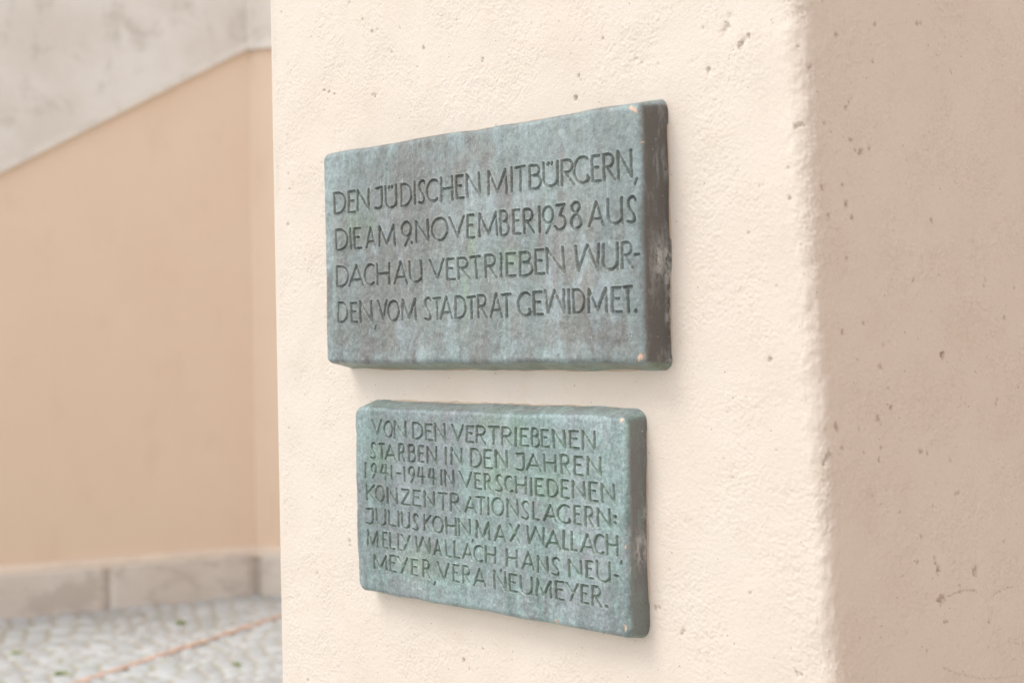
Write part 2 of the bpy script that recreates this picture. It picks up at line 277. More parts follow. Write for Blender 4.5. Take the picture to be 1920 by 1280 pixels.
def cobble_height(x, y):
    """segmental-arc cobbles: rows bent into arcs; returns height, joint mask, tint"""
    u = (x * WD[0] + y * WD[1]); v = (x * WN[0] + y * WN[1])
    wv = 1.25; fu = (u / wv) % 1.0 - 0.5
    vv = v + 0.30 * (1 - (2 * fu) ** 2) * 1.1 + 0.012 * np.sin(u * 5.1 + 2 * np.sin(v * 2.3))
    pv = 0.098; row = np.floor(vv / pv); b = (vv / pv - row) - 0.5
    h1 = np.abs(np.sin(row * 12.9898 + 4.1) * 43758.5453) % 1.0
    pu = 0.104; uu = u / pu + h1 + 0.12 * np.sin(row * 3.3 + u * 7); ci = np.floor(uu); a = (uu - ci) - 0.5
    h2 = np.abs(np.sin(row * 78.233 + ci * 37.719 + 1.7) * 43758.5453) % 1.0
    q = np.maximum(np.abs(a), np.abs(b)) * 0.6 + 0.4 * np.sqrt(a * a + b * b) * 1.15
    q = q / (0.44 + 0.05 * h2)
    h = 0.009 * np.sqrt(np.clip(1 - q ** 3, 0, 1)) + 0.004 * (h2 - 0.5)
    j = smooth01((q - 0.86) / 0.16)
    return np.where(j > 0.98, -0.004, h), j, h2

gx = np.concatenate([[-260, -80, -30, -15, -10], np.arange(-8.0, -3.2, 0.0125), np.arange(-3.2, 4.5, 0.05), [6, 10, 20, 60, 260]])
gy = np.concatenate([[-260, -80, -30, -12, -6], np.arange(-4.0, 0.4, 0.05), np.arange(0.4, 4.4, 0.0125), [5, 7, 12, 30, 80, 260]])
GX, GY = np.meshgrid(gx, gy, indexing='ij')
hh, jj, tt = cobble_height(GX, GY)
fade = smooth01((16 - np.hypot(GX + 3, GY)) / 6)
gv = np.stack([GX, GY, (hh - 0.009) * fade], -1).reshape(-1, 3)
ground = mesh_obj("cobbled_ground", gv, grid_faces(len(gx), len(gy)), M_COB, None,
                  {"joint": (jj * fade).ravel(), "tint": tt.ravel()})
tag(ground, "grey granite cobbles laid in arcs across the courtyard", "cobbled ground", kind="structure")

# painted line lying on the cobbles
def line_strip(p0, p1, w, n):
    p0, p1 = np.array(p0), np.array(p1); d = (p1 - p0) / np.linalg.norm(p1 - p0); nn = np.array([-d[1], d[0]])
    k = 6; V = []
    for i in range(n + 1):
        t = i / n; c = p0 + (p1 - p0) * t
        ww = w * (1 + 0.10 * math.sin(i * 0.9) + 0.08 * math.sin(i * 2.3))
        for j in range(k + 1):
            q = c + nn * ww * (j / k - 0.5)
            h, _, _ = cobble_height(np.array(q[0]), np.array(q[1]))
            V.append((q[0], q[1], max(float(h) * 0.6 + 0.003, 0.002) - 0.009 + 0.004))
    return np.array(V), grid_faces(n + 1, k + 1)
lv, lf = line_strip((-3.6, -0.95), (-6.45, 4.10), 0.042, 480)
tag(mesh_obj("painted_line", lv, lf, M_LINE), "thin straight orange line running across the grey cobbles", "ground marking", kind="structure")

# weeds in the joints
def weed(name, loc, size, label, seed):
    r = np.random.default_rng(seed); V = []; F = []
    for k in range(46):
        az = r.uniform(0, 2 * math.pi); ln = 0.5 * size * r.uniform(0.5, 1.1); lean = r.uniform(0.15, 1.15); wd = size * r.uniform(0.06, 0.13)
        o = np.array([r.normal(0, size * 0.22), r.normal(0, size * 0.22), -0.006]); dr = np.array([math.cos(az), math.sin(az), 0]); sdv = np.array([-dr[1], dr[0], 0])
        b0 = len(V)
        for s in range(5):
            t = s / 4; a = lean * t
            c = o + dr * ln * math.sin(a) * t + np.array([0, 0, ln * math.cos(a) * t])
            w_ = wd * math.sin(math.pi * (0.12 + 0.86 * t))
            V += [c - sdv * w_, c + np.array([0, 0, -w_ * 0.35]), c + sdv * w_]
        for s in range(4):
            i = b0 + s * 3
            F += [[i, i + 1, i + 4, i + 3], [i + 1, i + 2, i + 5, i + 4]]
    o = mesh_obj(name, np.array(V), np.array(F), M_WEED, loc=(loc[0], loc[1], 0.0))
    tag(o, label, "weed", "weeds growing between the cobbles")
weed("weed", (-6.158, 2.773), 0.055, "small green weed nearest the plinth of the stair wall", 1)
weed("weed", (-5.945, 1.756), 0.05, "small green weed at the far left edge of the photo", 2)
weed("weed", (-5.288, 1.679), 0.06, "green weed growing close beside the orange line", 3)
weed("weed", (-4.932, 2.393), 0.04, "faint small weed between the orange line and the cream pillar", 4)

# ------------------------------------------------------------------ stair wall in the background
def prism(poly, depth0, depth1, bevel=0.0, org=WO, dr=WD, nr=WN):
    """poly: (s,z) outline counter-clockwise seen from outside; extruded from depth0 (back) to depth1 (front), front edge chamfered"""
    P = np.array(poly, float); n = len(P)
    def ring(pts, dep): return [(org[0] + dr[0] * s + nr[0] * dep, org[1] + dr[1] * s + nr[1] * dep, z) for s, z in pts]
    def inset(pts, b):
        out = []
        for i in range(n):
            a, c, e = pts[i - 1], pts[i], pts[(i + 1) % n]
            d1 = (c - a) / np.linalg.norm(c - a); d2 = (e - c) / np.linalg.norm(e - c)
            n1 = np.array([-d1[1], d1[0]]); n2 = np.array([-d2[1], d2[0]]); m = n1 + n2; m = m / (1 + n1 @ n2)
            out.append(c + m * b)
        return np.array(out)
    rings = [ring(P, depth0), ring(P, depth1 - bevel)]
    if bevel > 0:
        rings.append(ring(inset(P, bevel * 0.3), depth1 - bevel * 0.3)); rings.append(ring(inset(P, bevel), depth1))
    V = [v for r in rings for v in r]; F = []
    for k in range(len(rings) - 1):
        for i in range(n):
            j = (i + 1) % n; F.append([k * n + i, k * n + j, (k + 1) * n + j, (k + 1) * n + i])
    F.append([(len(rings) - 1) * n + i for i in range(n)]); F.append(list(range(n - 1, -1, -1)))
    return V, F

SC = 1.497                      # corner where the flight meets the landing
def cz(s): return 2.4209 + 0.5369 * s          # underside of the sloping stone parapet
e2 = np.array([0.86, 0.51]); e2 = e2 / np.linalg.norm(e2); n2 = np.array([e2[1], -e2[0]])
CO = WO + WD * SC
wall = empty("stair_wall", (WO[0], WO[1], 0)); tag(wall, "tan plastered stair wall with sloping grey stone parapet and stone plinth", "stair wall")
def wpart(name, poly, d0, d1, bev, mat, org=WO, dr=WD, nr=WN, label=None):
    V, F = prism(poly, d0, d1, bev, org, dr, nr)
    V = np.array(V) - np.array([WO[0], WO[1], 0])
    o = mesh_obj(name, V, F, mat, wall, smooth=False)
    if label: o["label"] = label
    return o
s0 = -3.9
wpart("plaster_face", [(s0, -0.1), (SC + 0.02, -0.1), (SC + 0.02, cz(SC) + 0.1), (s0, cz(s0) + 0.1)], -0.5, -0.05, 0.0, M_TAN)
wpart("plaster_face", [(-0.2, -0.1), (5.0, -0.1), (5.0, cz(SC) + 0.1), (-0.2, cz(SC) + 0.1)], -0.5, -0.045, 0.0, M_TAN, CO, e2, n2)
wpart("stone_parapet", [(s0, cz(s0)), (SC, cz(SC)), (SC, cz(SC) + 1.2), (s0, cz(s0) + 1.2)], -0.45, -0.018, 0.018, M_STONE)
wpart("stone_parapet", [(-0.2, cz(SC) + 0.004), (5.0, cz(SC) + 0.004), (5.0, cz(SC) + 1.195), (-0.2, cz(SC) + 1.195)], -0.45, -0.014, 0.012, M_STONE, CO, e2, n2)
for a, b in ((s0, -2.35), (-2.335, -0.86), (-0.848, 0.596), (0.606, SC - 0.010)):
    top = 0.27 if a > -3 else 0.25
    wpart("plinth_block", [(a, -0.1), (b, -0.1), (b, top), (a, top)], -0.3, 0.0, 0.045, M_PLINTH)
for a, b in ((0.006, 0.26), (0.275, 1.7), (1.715, 3.2), (3.215, 5.0)):
    wpart("plinth_block", [(a, -0.1), (b, -0.1), (b, 0.268), (a, 0.268)], -0.3, 0.0, 0.045, M_PLINTH, CO, e2, n2)

wpart("plinth_mortar", [(s0 + 0.01, -0.1), (SC + 0.004, -0.1), (SC + 0.004, 0.24), (s0 + 0.01, 0.24)], -0.2, -0.016, 0.0, M_MORTAR)
wpart("plinth_mortar", [(-0.05, -0.1), (4.99, -0.1), (4.99, 0.241), (-0.05, 0.241)], -0.2, -0.014, 0.0, M_MORTAR, CO, e2, n2)

def lit_bevel(u0, u1, org, dr, nr):
    """pale mortar slope between the plinth top and the plaster"""
    V = []
    for u in (u0, u1):
        for dep, z in ((-0.06, 0.20), (-0.006, 0.225), (-0.006, 0.258), (-0.06, 0.292)):
            V.append((org[0] + dr[0] * u + nr[0] * dep - WO[0], org[1] + dr[1] * u + nr[1] * dep - WO[1], z))
    return np.array(V), [[0, 1, 5, 4], [1, 2, 6, 5], [2, 3, 7, 6], [3, 0, 4, 7], [0, 3, 2, 1], [4, 5, 6, 7]]
for a in ((s0 + 0.02, SC + 0.002, WO, WD, WN), (-0.03, 4.98, CO, e2, n2)):
    V, F = lit_bevel(*a); mesh_obj("plinth_lit_bevel", V, F, M_LIT_BEVEL, wall, smooth=False)
wpart("stone_edging", [(s0 + 0.003, cz(s0) - 0.004), (SC, cz(SC) - 0.004), (SC, cz(SC) + 0.045), (s0 + 0.003, cz(s0) + 0.045)], -0.2, -0.006, 0.006, M_EDGING)
wpart("stone_edging", [(-0.1, cz(SC) - 0.004), (4.99, cz(SC) - 0.004), (4.99, cz(SC) + 0.045), (-0.1, cz(SC) + 0.045)], -0.2, -0.004, 0.006, M_EDGING, CO, e2, n2)

# ------------------------------------------------------------------ plastered pillar carrying the plaques
XL, RL, RR, XR = -0.6785, 0.007, 0.026, 0.598
DZ = 0.0016
zf = np.arange(0.80, 2.20, DZ)
zs = np.concatenate([np.arange(-0.05, 0.80, 0.05), zf, np.arange(2.20, 3.45, 0.05), [3.45]])
pts = []; nrm = []; kind = []
for y in np.arange(1.6, 0.05, -0.1): pts.append((XL, y)); nrm.append((-1, 0)); kind.append(0)
for y in np.arange(0.05, RL, -0.004): pts.append((XL, y)); nrm.append((-1, 0)); kind.append(0)
for a in np.linspace(0, math.pi / 2, 7): pts.append((XL + RL - RL * math.cos(a), RL - RL * math.sin(a))); nrm.append((-math.cos(a), -math.sin(a))); kind.append(1)
iF0 = len(pts)
xf = np.arange(XL + RL + DZ, XR - RR, DZ)
for x in xf: pts.append((x, 0.0)); nrm.append((0, -1)); kind.append(1)
na = int(RR * math.pi / 2 / DZ)
for a in np.linspace(0, math.pi / 2, na)[0:]: pts.append((XR - RR + RR * math.sin(a), RR - RR * math.cos(a))); nrm.append((math.sin(a), -math.cos(a))); kind.append(1)
iS0 = len(pts)
for y in np.arange(RR + DZ, 0.62, DZ): pts.append((XR, y)); nrm.append((1, 0)); kind.append(1)
iS1 = len(pts)
for y in np.concatenate([np.arange(0.66, 1.6, 0.08), [1.6]]): pts.append((XR, y)); nrm.append((1, 0)); kind.append(0)
pts = np.array(pts); nrm = np.array(nrm, float); kind = np.array(kind)
iz0 = int(np.argmin(np.abs(zs - zf[0]))); nz = len(zf); ns = iS1 - iF0
S = np.arange(ns) * DZ
disp = np.zeros((len(pts), len(zs))); pit = np.zeros_like(disp); dirt = np.zeros_like(disp)
blk = np.zeros((ns, nz))
sh = (ns, nz)
rough = smooth01((fft_noise(sh, DZ, 0.08, 0.3, 11) + 0.9) / 2.0)
corner = np.exp(-((np.arange(ns) - (iS0 - iF0 - na * 0.5)) * DZ / 0.035) ** 2)[:, None]
smoothz = np.zeros(sh)                # smoother float-finished plaster close round the plaques
xs_blk = np.concatenate([xf, XR - RR + RR * np.sin(np.linspace(0, math.pi / 2, na)), np.full(iS1 - iS0, XR)])
for (x0, x1, z0, z1) in ((-0.44, 0.3435, 1.449, 1.819), (-0.38, 0.29, 1.076, 1.3965)):
    dx_ = np.maximum(np.maximum(x0 - xs_blk, xs_blk - x1), 0)[:, None]; dz_ = np.maximum(np.maximum(z0 - zf, zf - z1), 0)[None, :]
    smoothz = np.maximum(smoothz, np.exp(-(np.hypot(dx_, dz_) / 0.03) ** 2))
smoothz[np.arange(ns) > (iS0 - iF0 - na)] = 0
blk += 0.0006 * fft_noise(sh, DZ, 0.10, 0.35, 1)
sidew = (0.5 + 0.35 * smooth01((np.arange(ns) - (iS0 - iF0 - na)) / na))[:, None]
blk += 0.00025 * sidew * fft_noise(sh, DZ, 0.014, 0.05, 2) * (0.5 + rough)
blk += 0.00024 * (0.3 + 1.3 * sidew) * fft_noise(sh, DZ, 0.0035, 0.012, 3) * (0.45 + 0.9 * rough) * (1 - 0.75 * smoothz)
blk += 0.0004 * corner * fft_noise(sh, DZ, 0.012, 0.05, 4)
blk += 0.0007 * corner * fft_noise(sh, DZ, 0.05, 0.2, 5)
# trowel bead along the corner
cs = (np.arange(ns) - (iS0 - iF0 - na * 0.35)) * DZ
blk += (0.0006 * np.exp(-(cs / 0.004) ** 2))[:, None] * smooth01((fft_noise(sh, DZ, 0.03, 0.2, 6) + 0.6) / 1.2)
warp1 = fft_noise(sh, DZ, 0.003, 0.012, 8); warp2 = fft_noise(sh, DZ, 0.003, 0.012, 9)
pblk = np.zeros(sh); dblk = np.zeros(sh)
def add_pit(si, zi, r, depth=0.9):
    R_ = int(2.6 * r / DZ) + 2; i0, i1 = max(0, si - R_), min(ns, si + R_ + 1); j0, j1 = max(0, zi - R_), min(nz, zi + R_ + 1)
    if i1 <= i0 or j1 <= j0: return
    A, B = np.meshgrid((np.arange(i0, i1) - si) * DZ, (np.arange(j0, j1) - zi) * DZ, indexing='ij')
    A = A + warp1[i0:i1, j0:j1] * r * 0.28; B = B + warp2[i0:i1, j0:j1] * r * 0.28
    d = np.hypot(A, B * 0.9) / r
    core = smooth01((1.15 - d) / 0.75); halo = np.exp(-(d / 1.5) ** 2)
    blk[i0:i1, j0:j1] -= r * depth * core + 0.12 * r * halo
    pblk[i0:i1, j0:j1] = np.maximum(pblk[i0:i1, j0:j1], smooth01((0.95 - d) / 0.5) * min(1, depth * 1.1) ** 2)
for x, z, r in PITS_FRONT:
    add_pit(int(round((x * 1e-4 - xf[0]) / DZ)), int(round((z * 1e-4 - zf[0]) / DZ)), r * 1e-4, 0.9 if r < 46 else 0.28)
for y, z, r in PITS_SIDE:
    add_pit(iS0 - iF0 + int(round((y * 1e-4 - RR) / DZ)), int(round((z * 1e-4 - zf[0]) / DZ)), r * 1.05e-4, 0.95)
for k in range(210):
    si, zi = rng.integers(0, ns), rng.integers(0, nz)
    if smoothz[si, zi] > 0.3: continue
    add_pit(si, zi, rng.uniform(0.0009, 0.0021), 0.7)
for k in range(60):                    # shallow trowel scars
    si, zi = rng.integers(0, ns), rng.integers(0, nz); n_ = rng.integers(3, 9); sl = rng.uniform(0.2, 1.2)
    if smoothz[si, zi] > 0.2: continue
    for q in range(n_): add_pit(si + int(q * 2), zi + int(q * 2 * sl), rng.uniform(0.0012, 0.0020), 0.35)
CRACKS = [[(0.2408, 1.1418), (0.2586, 1.1448), (0.2766, 1.1464), (0.2946, 1.1445), (0.3067, 1.1417)],
          [(0.3434, 1.1318), (0.3624, 1.1385), (0.3877, 1.1395)],
          [(0.223, 1.0501), (0.2556, 1.0371), (0.3034, 1.0239), (0.3402, 1.0187), (0.3905, 1.0159)]]
yy = RR + (np.arange(ns) - (iS0 - iF0)) * DZ
for c, stg in zip(CRACKS, (0.9, 0.6, 0.5)):
    for (ya, za), (yb, zb) in zip(c[:-1], c[1:]):
        ia, ib = np.searchsorted(yy, ya - 0.01), np.searchsorted(yy, yb + 0.01)
        ja, jb = np.searchsorted(zf, min(za, zb) - 0.01), np.searchsorted(zf, max(za, zb) + 0.01)
        A, B = np.meshgrid(yy[ia:ib], zf[ja:jb], indexing='ij')
        B = B + warp1[ia:ib, ja:jb] * 0.0007
        t = np.clip(((A - ya) * (yb - ya) + (B - za) * (zb - za)) / ((yb - ya) ** 2 + (zb - za) ** 2), 0, 1)
        d = np.hypot(A - ya - t * (yb - ya), B - za - t * (zb - za))
        m = np.exp(-(d / 0.0011) ** 2) * stg * smooth01((warp2[ia:ib, ja:jb] + 1.2) / 1.5)
        dblk[ia:ib, ja:jb] = np.maximum(dblk[ia:ib, ja:jb], m); blk[ia:ib, ja:jb] -= 0.0006 * m
taper = smooth01(np.arange(nz) / 40.0) * smooth01((nz - 1 - np.arange(nz)) / 40.0)
tape2 = smooth01(np.arange(ns) / 8.0) * smooth01((ns - 1 - np.arange(ns)) / 30.0)
disp[iF0:iS1, iz0:iz0 + nz] = blk * taper[None, :] * tape2[:, None]
pit[iF0:iS1, iz0:iz0 + nz] = pblk; dirt[iF0:iS1, iz0:iz0 + nz] = dblk
PX = pts[:, 0][:, None] + nrm[:, 0][:, None] * disp; PY = pts[:, 1][:, None] + nrm[:, 1][:, None] * disp
PZ = np.broadcast_to(zs[None, :], PX.shape)
wgt = smooth01((pts[:, 0] - 0.40) / (XR - RR - 0.40))[:, None]
RZ = (RR - (0.019 + 0.006 * np.clip((zs - 1.06) / 0.86, 0, 1)))[None, :]         # the corner is worn rounder towards the top
PX = PX - wgt * (np.clip(zs, 0.3, 2.6) - 1.48)[None, :] * 0.043          # the right side leans in towards the top
iC = iS0; ang_ = np.linspace(0, math.pi / 2, na)
PX[:iC - na] += RZ * wgt[:iC - na]
PX[iC - na:iC] += RZ * (1 - np.sin(ang_))[:, None]; PY[iC - na:iC] -= RZ * (1 - np.cos(ang_))[:, None]
PY[iC:] -= RZ * (1 - smooth01((pts[iC:, 1] - RR) / 0.3))[:, None]
pv = np.stack([PX, PY, PZ], -1).reshape(-1, 3)
pillar = mesh_obj("plaster_pillar", pv, grid_faces(len(pts), len(zs))[:, ::-1], M_PLASTER, None, {"pit": pit.ravel(), "dirt": dirt.ravel()})
tag(pillar, "cream plastered masonry pillar with pitted face and worn rounded corner", "pillar")
# close the back and the top of the pillar
nb = len(pts); nzs = len(zs)
topv = [pv[i * nzs + nzs - 1] for i in range(nb)]
cap = mesh_obj("pillar_top", np.array(topv), [list(range(nb))], M_PLASTER, pillar, {"pit": np.zeros(nb), "dirt": np.zeros(nb)}, smooth=False)
bk = np.array([pv[0], pv[nzs - 1], pv[(nb - 1) * nzs + nzs - 1], pv[(nb - 1) * nzs]])
mesh_obj("pillar_back", bk, [[0, 1, 2, 3]], M_PLASTER, pillar, {"pit": np.zeros(4), "dirt": np.zeros(4)}, smooth=False)

# ------------------------------------------------------------------ lettering (single stroke alphabet in a unit box)
def arc(cx, cy, rx, ry, a0, a1, n=14):
    a = np.radians(np.linspace(a0, a1, n)); return [(cx + rx * math.cos(t), cy + ry * math.sin(t)) for t in a]
def spline(P, n=6):
    P = np.array(P, float); Q = np.vstack([2 * P[0] - P[1], P, 2 * P[-1] - P[-2]]); out = []
    for i in range(1, len(Q) - 2):
        for t in np.linspace(0, 1, n, endpoint=False):
            a, b, c, d = Q[i - 1], Q[i], Q[i + 1], Q[i + 2]
            out.append(0.5 * ((2 * b) + (c - a) * t + (2 * a - 5 * b + 4 * c - d) * t * t + (-a + 3 * b - 3 * c + d) * t ** 3))
    out.append(P[-1]); return [tuple(p) for p in out]
STEM = [(0, 0), (0, 1)]
U_ = [[(0, 1), (0, 0.32)] + arc(0.5, 0.32, 0.5, 0.32, 180, 335, 12) + [(1, 0.24)], [(1, 1), (1, 0)]]
GLYPH = {
 'A': [[(0, 0), (0.52, 1)], [(0.52, 1), (1, 0)], [(0.17, 0.30), (0.86, 0.30)]],
 'B': [STEM, [(0, 1), (0.42, 1)] + arc(0.42, 0.785, 0.42, 0.215, 90, -90, 9) + [(0.22, 0.57)], [(0.42, 0.57)] + arc(0.45, 0.285, 0.55, 0.285, 90, -90, 11) + [(0, 0)]],
 'C': [arc(0.62, 0.5, 0.62, 0.5, 52, 306, 22)],
 'D': [STEM, [(0, 1), (0.28, 1)] + arc(0.28, 0.5, 0.72, 0.5, 90, -90, 16) + [(0, 0)]],
 'E': [STEM, [(0, 1), (0.92, 1)], [(0.26, 0.55), (0.72, 0.55)], [(0, 0), (1, 0)]],
 'G': [arc(0.60, 0.5, 0.60, 0.5, 52, 318, 22), [(0.95, 0.02), (0.95, 0.26)]],
 'H': [STEM, [(1, 0), (1, 1)], [(0, 0.52), (1, 0.52)]],
 'I': [[(0.5, 0), (0.5, 1)]],
 'J': [[(0.03, 0.97), (0.95, 1)], [(1, 1), (1, 0.24)] + arc(0.45, 0.24, 0.55, 0.24, 0, -100, 8) + [(0.0, 0.04)]],
 'K': [STEM, [(1, 1), (0.12, 0.50)], [(0.16, 0.53), (1, 0)]],
 'L': [STEM, [(0, 0), (1, 0)]],
 'M': [[(0.0, 0), (0.03, 1)], [(0.03, 1), (0.5, 0.08)], [(0.5, 0.08), (0.95, 1)], [(0.95, 1), (1, 0)]],
 'N': [[(0.02, 0), (0.0, 1)], [(0, 1), (1, 0.02)], [(1, 0.04), (0.97, 1)]],
 'O': [arc(0.5, 0.5, 0.5, 0.5, 0, 360, 28)],
 'R': [STEM, [(0, 1), (0.42, 1)] + arc(0.42, 0.755, 0.46, 0.245, 90, -90, 10) + [(0.1, 0.51)], [(0.28, 0.50), (1, 0)]],
 'S': [spline([(1, 0.87), (0.80, 0.985), (0.45, 0.99), (0.16, 0.86), (0.20, 0.64), (0.55, 0.45), (0.90, 0.25), (0.86, 0.07), (0.55, 0.0), (0, 0.05)])],
 'T': [[(0, 0.98), (1, 1)], [(0.52, 0.98), (0.54, 0)]],
 'U': U_,
 'V': [[(0, 1), (0.55, 0)], [(0.55, 0), (1, 1)]],
 'W': [[(0, 1), (0.10, 0)], [(0.10, 0), (0.5, 1)], [(0.5, 1), (0.97, 0)], [(0.97, 0), (1, 1)]],
 'X': [[(0, 1), (1, 0)], [(1, 1), (0.05, 0)]],
 'Y': [[(0, 1), (0.62, 0.46)], [(1, 1), (0.34, 0)]],
 'Z': [[(0.05, 1), (1, 1)], [(1, 1), (0, 0)], [(0, 0), (1, 0)]],
 '1': [[(0.5, 0), (0.5, 1)]],
 '9': [arc(0.5, 0.70, 0.5, 0.30, 0, 360, 24), [(0.97, 0.60), (0.78, 0.40), (0.30, 0)]],
 '3': [[(0.10, 0.98), (0.88, 1)], [(0.88, 1), (0.45, 0.57)], [(0.45, 0.57)] + arc(0.42, 0.28, 0.56, 0.29, 75, -150, 14)],
 '8': [spline([(0.5, 0.57), (0.14, 0.72), (0.12, 0.88), (0.5, 1), (0.84, 0.88), (0.82, 0.74), (0.5, 0.57), (0.10, 0.38), (0.03, 0.18), (0.25, 0.03), (0.55, 0), (0.95, 0.12), (0.98, 0.30), (0.80, 0.46), (0.5, 0.57)], 5)],
 '4': [[(0.28, 1), (0.0, 0.43)], [(0, 0.43), (1, 0.43)], [(0.72, 1), (0.66, 0)]],
 '-': [[(0, 0.5), (1, 0.5)]], ',': [[(0.8, 0.9), (0.15, 0.05)]], '.': [[(0.45, 0.5), (0.55, 0.5)]],
}
GLYPH['Ü'] = U_ + [[(0.36, 0.97), (0.32, 0.90)], [(0.62, 0.97), (0.58, 0.90)]]

def plaque(label, x0, x1, z0, z1, t, r, rc, draft, dtop, dbot, lines, hw, hwv, depth, mat, seed, coppers, moss, stamp=None):
    """cast bronze plate standing t proud of the wall (y = 0), with engraved lines of lettering"""
    cx, cz_ = (x0 + x1) / 2, (z0 + z1) / 2; W, H = x1 - x0, z1 - z0; ds = 0.00095
    a, b = W / 2 - r, H / 2 - r; rci = max(rc - r, 0.001)
    arcl = r * math.pi / 2; tmax = arcl + (t - r + 0.004) / math.cos(max(draft, dtop, dbot))
    U = np.arange(-(a + tmax) - ds, a + tmax + 1.5 * ds, ds); Vv = np.arange(-(b + tmax) - ds, b + tmax + 1.5 * ds, ds)
    P, Q = np.meshgrid(U, Vv, indexing='ij'); sh = P.shape
    qx = np.abs(P) - (a - rci); qy = np.abs(Q) - (b - rci)
    mx, my = np.maximum(qx, 0), np.maximum(qy, 0); L = np.hypot(mx, my)
    d = L + np.minimum(np.maximum(qx, qy), 0) - rci
    out = d > 0; Ls = np.where(L > 1e-9, L, 1)
    nx = np.where(out, mx / Ls * np.sign(P), 0); ny = np.where(out, my / Ls * np.sign(Q), 0)
    tau = np.clip(d, 0, tmax)
    ph = np.clip(tau / r, 0, math.pi / 2); ell = np.maximum(tau - arcl, 0)
    dr_ = draft + (dtop - draft) * smooth01(ny) + (dbot - draft) * smooth01(-ny)
    off = r * np.sin(ph) + ell * np.sin(dr_); w = t - r * (1 - np.cos(ph)) - ell * np.cos(dr_)
    X = np.where(out, P - nx * d + nx * off, P); Z = np.where(out, Q - ny * d + ny * off, Q)
    # hand-made outline and hammered skin
    n1, n2_, n3 = (fft_noise(sh, ds, 0.09, 0.40, seed + i) for i in range(3))
    edge = smooth01((d + 0.012) / 0.02)
    X = X + edge * n1 * 0.0008; Z = Z + edge * n2_ * 0.0008
    onface = 1 - smooth01(tau / (arcl * 0.9))
    fl = smooth01((w - 0.001) / 0.01)
    w = w + fl * (n3 * 0.0007 + fft_noise(sh, ds, 0.012, 0.05, seed + 5) * 0.00022 + fft_noise(sh, ds, 0.003, 0.010, seed + 6) * 0.00007)
    # engraving
    G = np.zeros(sh); LIP = np.zeros(sh); OWN = np.full(sh, -1, int); wob = fft_noise(sh, ds, 0.004, 0.02, seed + 7)
    def carve(segs, owner, hwu, hwz, dep):
        k = hwu / hwz
        S_ = np.array(segs); m = 1.6 * hwu
        i0, i1 = np.searchsorted(U, S_[:, (0, 2)].min() - m), np.searchsorted(U, S_[:, (0, 2)].max() + m)
        j0, j1 = np.searchsorted(Vv, S_[:, (1, 3)].min() - m), np.searchsorted(Vv, S_[:, (1, 3)].max() + m)
        A, B = P[i0:i1, j0:j1], Q[i0:i1, j0:j1] * k; dm = np.full(A.shape, 1e9)
        for (xa, za, xb, zb) in S_:
            za, zb = za * k, zb * k; vx, vz = xb - xa, zb - za; q = vx * vx + vz * vz
            tt_ = np.clip(((A - xa) * vx + (B - za) * vz) / max(q, 1e-12), 0, 1)
            dm = np.minimum(dm, np.hypot(A - xa - tt_ * vx, B - za - tt_ * vz))
        dm = dm + wob[i0:i1, j0:j1] * hwu * 0.06
        g = np.clip((hwu - dm) / (hwu * 0.80), 0, 1) ** 0.85
        lip = 0.14 * np.exp(-((dm - hwu * 1.12) / (hwu * 0.25)) ** 2)
        w[i0:i1, j0:j1] += -g * dep + lip * dep * 0.8
        LIP[i0:i1, j0:j1] = np.maximum(LIP[i0:i1, j0:j1] * (dm > hwu * 0.9), lip / 0.14 * (dm > hwu * 0.85))
        new = g > G[i0:i1, j0:j1]
        OWN[i0:i1, j0:j1] = np.where(new & (g > 0.02), owner, OWN[i0:i1, j0:j1])
        G[i0:i1, j0:j1] = np.maximum(G[i0:i1, j0:j1], g)
    lr = np.random.default_rng(seed)
    for li, line in enumerate(lines):
        for tok in line.split(' '):
            ch = tok[0]; u0, u1, v0, v1 = (int(q) * 1e-4 for q in tok[1:].split(','))
            u0 -= cx; u1 -= cx; v0 += 1.5 - cz_; v1 += 1.5 - cz_
            hu = hw * lr.uniform(0.92, 1.08); dp = depth * lr.uniform(0.85, 1.1)
            if ch == ':':
                for vc in (v0 + 0.0045, v1 - 0.0045):
                    uc = (u0 + u1) / 2; carve([(uc - 0.0006, vc, uc + 0.0006, vc)], li, hu * 1.05, hu * 1.0, dp)
                continue
            if ch == ',': hu = hu * 0.68; hz = hu
            elif ch == '.': hu = hu * 1.15; hz = hu
            else: hz = hwv
            k_ = 0.25 if ch == ',' else 0.85
            iu = min(hu * k_, (u1 - u0) / 2 - 1e-4); iv = min(hz * k_, (v1 - v0) / 2 - 1e-4)
            bu0, bw, bv0, bh = u0 + iu, u1 - u0 - 2 * iu, v0 + iv, v1 - v0 - 2 * iv
            segs = []
            for pl in GLYPH[ch]:
                for p, q in zip(pl[:-1], pl[1:]):
                    segs.append((bu0 + p[0] * bw, bv0 + p[1] * bh, bu0 + q[0] * bw, bv0 + q[1] * bh))
            carve(segs, li, hu, hz, dp)
    if stamp:
        su, sv, sw, s_h = stamp; su -= cx; sv -= cz_
        segs = []
        for pl, ox in (([(0, 0), (0, 1)], 0.0), (GLYPH['S'][0], 0.35), ([(0, 0), (0, 1)], 1.0)):
            for p, q in zip(pl[:-1], pl[1:]):
                segs.append((su + sw * (ox + p[0] * 0.35), sv + s_h * p[1], su + sw * (ox + q[0] * 0.35), sv + s_h * q[1]))
        carve(segs, len(lines), 0.0011, 0.0010, 0.0009)
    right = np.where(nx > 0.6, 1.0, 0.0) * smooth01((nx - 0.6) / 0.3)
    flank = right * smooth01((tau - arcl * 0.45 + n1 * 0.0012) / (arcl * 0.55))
    under = smooth01((-ny - 0.5) / 0.3) * smooth01((tau - arcl * 0.5) / arcl)
    rim = smooth01((d + 0.030 + n2_ * 0.012) / 0.03) * (1 - flank)
